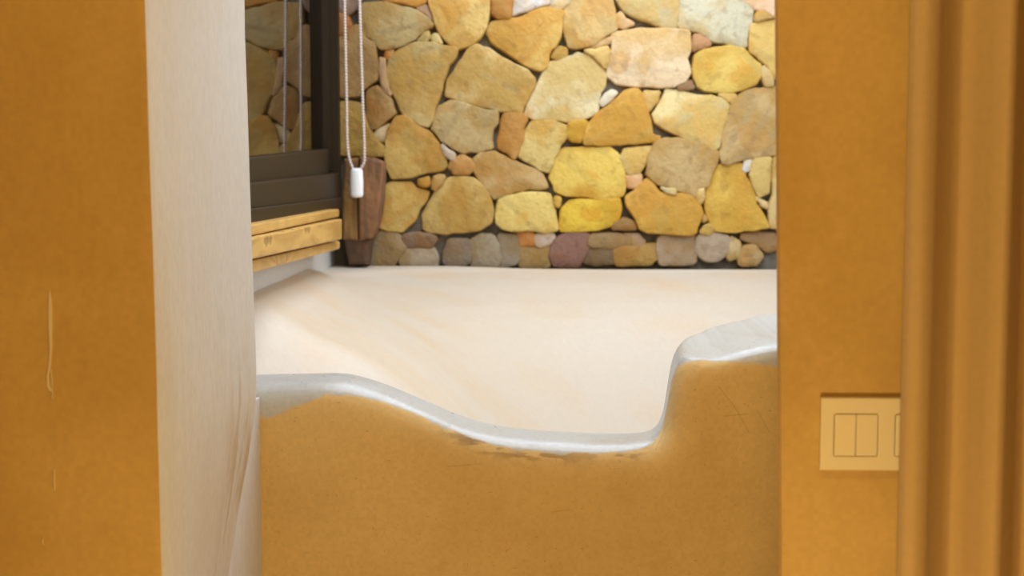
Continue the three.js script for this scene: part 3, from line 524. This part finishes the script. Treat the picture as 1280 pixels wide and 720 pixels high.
{
  const bark = (a, b, k) => new THREE.MeshStandardMaterial({ map: texture(256, 256, (s, t) => mul3(mix3(a, b, smooth(0.35, 0.65, fbm(s * 60 + k, t * 9 + k, 0, 4))), 0.75 + 0.5 * fbm(s * 30, t * 30, 0, 3))), roughness: 0.85, bumpMap: roughMap, bumpScale: 0.012 });
  const post = tag(group('timber_post'), 'rough red brown timber post in the corner beside the sill', 'post');
  const zf = -4.10;
  const piece = (pts, m, z, depth) => mesh('timber', prism(pts.map(([u, v]) => onZ(u, v, z)), 'z', depth, 0.008), m, post);
  piece([[428.5, 300], [448, 301], [447, 250], [449, 197], [430, 198.5], [427, 250]], bark([0.26, 0.135, 0.035], [0.16, 0.08, 0.025], 2), zf, 0.11);
  piece([[449, 301], [464, 298], [470, 285], [476, 250], [478, 203], [464, 197], [449.5, 196], [447.5, 250]], bark([0.25, 0.115, 0.045], [0.15, 0.07, 0.03], 5), zf + 0.01, 0.12);
  piece([[436, 331], [459, 331], [463, 297], [429, 297]], bark([0.12, 0.055, 0.022], [0.07, 0.035, 0.016], 8), zf - 0.005, 0.1);
}
{
  const chain = tag(group('blind_chain'), 'white beaded blind chain loop with a white weight by the window', 'blind chain');
  const zc = -4.05, white = new THREE.MeshPhysicalMaterial({ color: new THREE.Color().setRGB(0.66, 0.55, 0.50), roughness: 0.45 });
  const path = [[428.5, -330], [430, -80], [430.6, 0], [433, 120], [434.5, 185], [437, 200], [441, 211]], path2 = [[448, -330], [448.6, -80], [449.4, 0], [453, 120], [455.4, 190], [455, 202], [451, 211]];
  for (const p of [path, path2]) {
    const c = new THREE.CatmullRomCurve3(p.map(([u, v]) => onZ(u, v, zc))), L = c.getLength(), beads = Math.round(L / 0.0085), seg = beads * 4, g = new THREE.TubeGeometry(c, seg, 1, 8, false), a = g.attributes.position, pt = new THREE.Vector3();
    for (let i = 0; i <= seg; i++) { c.getPointAt(i / seg, pt); const r = 0.0055 * (0.72 + 0.28 * Math.cos(i / 4 * Math.PI * 2)); for (let k = 0; k <= 8; k++) { const q = i * 9 + k; a.setXYZ(q, pt.x + (a.getX(q) - pt.x) * r, pt.y + (a.getY(q) - pt.y) * r, pt.z + (a.getZ(q) - pt.z) * r); } }
    g.computeVertexNormals(); mesh('bead_strand', g, white, chain);
  }
  const t = onZ(446, 210, zc), b = onZ(446, 247, zc), h = t.y - b.y, r = 0.0185;
  const pf = [[0, 0], [r * 0.55, 0], [r * 0.86, h * 0.03], [r, h * 0.1], [r * 1.02, h * 0.55], [r * 0.95, h * 0.9], [r * 0.7, h * 0.98], [0, h]].map(([x, y]) => new THREE.Vector2(x, y));
  const w = mesh('weight', new THREE.LatheGeometry(pf, 24), new THREE.MeshPhysicalMaterial({ color: new THREE.Color().setRGB(0.86, 0.86, 0.86), roughness: 0.35, clearcoat: 0.3 }), chain); w.position.copy(b); w.scale.z = 0.7;
  w.userData.label = 'white plastic chain weight';
  const hd = mesh('bracket', new RoundedBoxGeometry(0.09, 0.05, 0.05, 2, 0.008), white, chain); hd.position.copy(onZ(438, -332, zc)); hd.position.x -= 0.01;
}

// ------------------------------------------------------------------ light switch on the right wall
{
  const a = onZ(1026.5, 497.5, ZW + 0.009), b = onZ(1026.5, 587.5, ZW + 0.009), H = a.y - b.y, k = H / 90, W = 161 * k;
  const sw = tag(group('light_switch', a.x, b.y, ZW), 'ivory double light switch plate partly covered by the curtain', 'light switch');
  const ivory = new THREE.MeshPhysicalMaterial({ color: new THREE.Color().setRGB(0.71, 0.61, 0.48), roughness: 0.4 });
  const shape = new THREE.Shape([[0, 0], [W, 0], [W, H], [0, H]].map(([x, y]) => new THREE.Vector2(x, y)));
  const win = (x) => { const p = new THREE.Path(), w = 54.4 * k, h = 53.4 * k, r = 3 * k, y = 17.3 * k; p.moveTo(x + r, y); p.lineTo(x + w - r, y); p.quadraticCurveTo(x + w, y, x + w, y + r); p.lineTo(x + w, y + h - r); p.quadraticCurveTo(x + w, y + h, x + w - r, y + h); p.lineTo(x + r, y + h); p.quadraticCurveTo(x, y + h, x, y + h - r); p.lineTo(x, y + r); p.quadraticCurveTo(x, y, x + r, y); return p; };
  const xs = [16.3 * k, 91 * k]; xs.forEach((x) => shape.holes.push(win(x)));
  const g = new THREE.ExtrudeGeometry(shape, { depth: 0.0075, bevelEnabled: true, bevelThickness: 0.0012, bevelSize: 0.0012, bevelOffset: -0.0012, bevelSegments: 3, curveSegments: 6 }); g.translate(0, 0, 0.0012);
  mesh('cover_plate', g, ivory, sw);
  const body = new THREE.MeshStandardMaterial({ color: new THREE.Color().setRGB(0.34, 0.22, 0.13), roughness: 0.7 });
  for (const x of xs) {
    const bk = mesh('mount', new THREE.BoxGeometry(56 * k, 55 * k, 0.004), body, sw); bk.position.set(x + 27.2 * k, 44 * k, 0.0022);
    for (const s of [0, 1]) { const r = mesh('rocker', new RoundedBoxGeometry(26.2 * k, 52.2 * k, 0.009, 3, 0.0014), ivory, sw); r.position.set(x + (s ? 40.55 : 13.85) * k, 44 * k, 0.006); r.rotation.x = s ? 0.012 : 0.03; }
  }
}

// ------------------------------------------------------------------ curtain beside the switch
{
  const zc = -1.64, X0 = onZ(1129, 400, zc).x;
  const px = (u) => onZ(u, 400, zc).x;
  const folds = [[1128, 0.0], [1134, 0.01], [1145, 0.014], [1160, 0.008], [1172, -0.006], [1185, -0.022], [1198, -0.036], [1208, -0.042], [1217, -0.038], [1229, -0.02], [1239, -0.004], [1249, 0.004], [1258, 0.001], [1268, -0.012], [1280, -0.03], [1294, -0.05], [1308, -0.058], [1322, -0.04], [1340, 0.012], [1358, -0.03], [1378, 0.01], [1398, 0.0], [1420, -0.03], [1450, 0.01]];
  const c = new THREE.CatmullRomCurve3(folds.map(([u, d]) => new THREE.Vector3(px(u), 0, d))), P = c.getPoints(150);
  const y0 = 0.03, y1 = 2.34, rows = 40, pos = [], uv = [], idx = []; let s = 0;
  const line = (t, back) => P.map((p, i) => {
    const q = P[Math.min(i + 1, P.length - 1)], o = P[Math.max(0, i - 1)], dx = q.x - o.x, dz = q.z - o.z, l = Math.hypot(dx, dz);
    const y = lerp(y0, y1, t), k = 1 + 0.12 * Math.sin(3 * t + i * 0.05), lean = 0.006 * (t - 0.5) * Math.sin(i * 0.11);
    const th = back ? -0.0025 : 0;
    return [p.x + lean * smooth(0, 30, i) + (-dz / l) * th, y, zc + p.z * k + (dx / l) * th];
  });
  const sheets = [false, true].map((b) => range(0, 1, rows).map((t) => line(t, b))), n = P.length;
  sheets.forEach((S) => S.forEach((r) => { let d = 0; r.forEach((p, i) => { if (i) d += Math.hypot(p[0] - r[i - 1][0], p[2] - r[i - 1][2]); pos.push(...p); uv.push(d, p[1]); }); }));
  const at = (b, j, i) => (b * (rows + 1) + j) * n + i;
  for (let j = 0; j < rows; j++) {
    for (let i = 0; i + 1 < n; i++) { idx.push(at(0, j, i), at(0, j, i + 1), at(0, j + 1, i), at(0, j, i + 1), at(0, j + 1, i + 1), at(0, j + 1, i)); idx.push(at(1, j, i), at(1, j + 1, i), at(1, j, i + 1), at(1, j, i + 1), at(1, j + 1, i), at(1, j + 1, i + 1)); }
    for (const i of [0, n - 1]) idx.push(at(0, j, i), at(0, j + 1, i), at(1, j, i), at(1, j, i), at(0, j + 1, i), at(1, j + 1, i));
  }
  const g = new THREE.BufferGeometry(); g.setAttribute('position', new THREE.Float32BufferAttribute(pos, 3)); g.setAttribute('uv', new THREE.Float32BufferAttribute(uv, 2)); g.setIndex(idx); g.computeVertexNormals();
  const weave = texture(512, 512, (a, b) => { const w = 0.5 + 0.25 * Math.sin(a * 512 * 1.2) + 0.25 * Math.sin(b * 512 * 1.1), m = fbm(a * 40, b * 40, 0, 3); return mul3([0.455, 0.31, 0.165], 0.93 + 0.03 * w + 0.08 * m); });
  weave.repeat.set(4, 4);
  const cur = tag(group('curtain'), 'beige brown woven curtain hanging in soft vertical folds over the switch', 'curtain');
  mesh('cloth', g, new THREE.MeshPhysicalMaterial({ map: weave, roughness: 0.95, sheen: 0.3, sheenRoughness: 0.7, sheenColor: new THREE.Color().setRGB(0.5, 0.4, 0.3) }), cur);
  const iron = new THREE.MeshStandardMaterial({ color: new THREE.Color().setRGB(0.05, 0.04, 0.035), roughness: 0.5, metalness: 0.6 });
  for (let i = 0; i < 8; i++) { const r = mesh('curtain_ring', new THREE.TorusGeometry(0.02, 0.003, 8, 20), iron, cur); r.rotation.y = Math.PI / 2; r.position.set(X0 + 0.02 + i * 0.038, 2.352, zc); }
  const rod = tag(group('curtain_rod'), 'dark iron curtain rod above the curtain', 'curtain rod');
  const tube = mesh('rod', new THREE.CylinderGeometry(0.012, 0.012, 1.5, 16), iron, rod); tube.rotation.z = Math.PI / 2; tube.position.set(X0 + 0.72, 2.36, zc);
  for (const x of [X0 + 0.05, X0 + 1.4]) { const b = mesh('bracket', box(-0.012, 0.012, -0.018, 0.018, ZW, zc), iron, rod); b.position.set(x, 2.36, 0); }
}

// ------------------------------------------------------------------ lamps of the front room, behind the viewer
function globe(parent, name, y, r, intensity) {
  const m = mesh(name, new THREE.SphereGeometry(r, 32, 20), new THREE.MeshStandardMaterial({ color: 0xffffff, emissive: LAMP, emissiveIntensity: 1.5, roughness: 0.6 }), parent); m.position.y = y;
  const l = new THREE.PointLight(LAMP, intensity, 0, 2); l.name = 'lamp_light'; l.position.y = y; l.castShadow = true; l.shadow.radius = r / 0.02 * 0.9; parent.add(l);
}
{
  const brass = new THREE.MeshStandardMaterial({ color: new THREE.Color().setRGB(0.45, 0.3, 0.12), roughness: 0.4, metalness: 0.8 });
  const pl = tag(group('pendant_lamp', 0.06, CEIL, -0.95), 'opal globe pendant lamp on the front room ceiling', 'lamp');
  mesh('canopy', new THREE.LatheGeometry([[0, -0.03], [0.05, -0.03], [0.06, -0.01], [0.06, 0], [0, 0]].map((p) => new THREE.Vector2(...p)), 24), brass, pl);
  mesh('cord', new THREE.CylinderGeometry(0.004, 0.004, 0.3, 8).translate(0, -0.17, 0), brass, pl); globe(pl, 'globe', -0.43, 0.12, 1.15);
  const fl = tag(group('floor_lamp', 0.12, 0, -0.75), 'opal globe floor lamp standing in the front room', 'lamp');
  mesh('base', new THREE.LatheGeometry([[0, 0], [0.15, 0], [0.15, 0.012], [0.03, 0.03], [0, 0.03]].map((p) => new THREE.Vector2(...p)), 32), brass, fl);
  mesh('pole', new THREE.CylinderGeometry(0.011, 0.011, 0.5, 12).translate(0, 0.27, 0), brass, fl); globe(fl, 'globe', 0.62, 0.12, 2.35);
}

renderer.render(scene, camera);
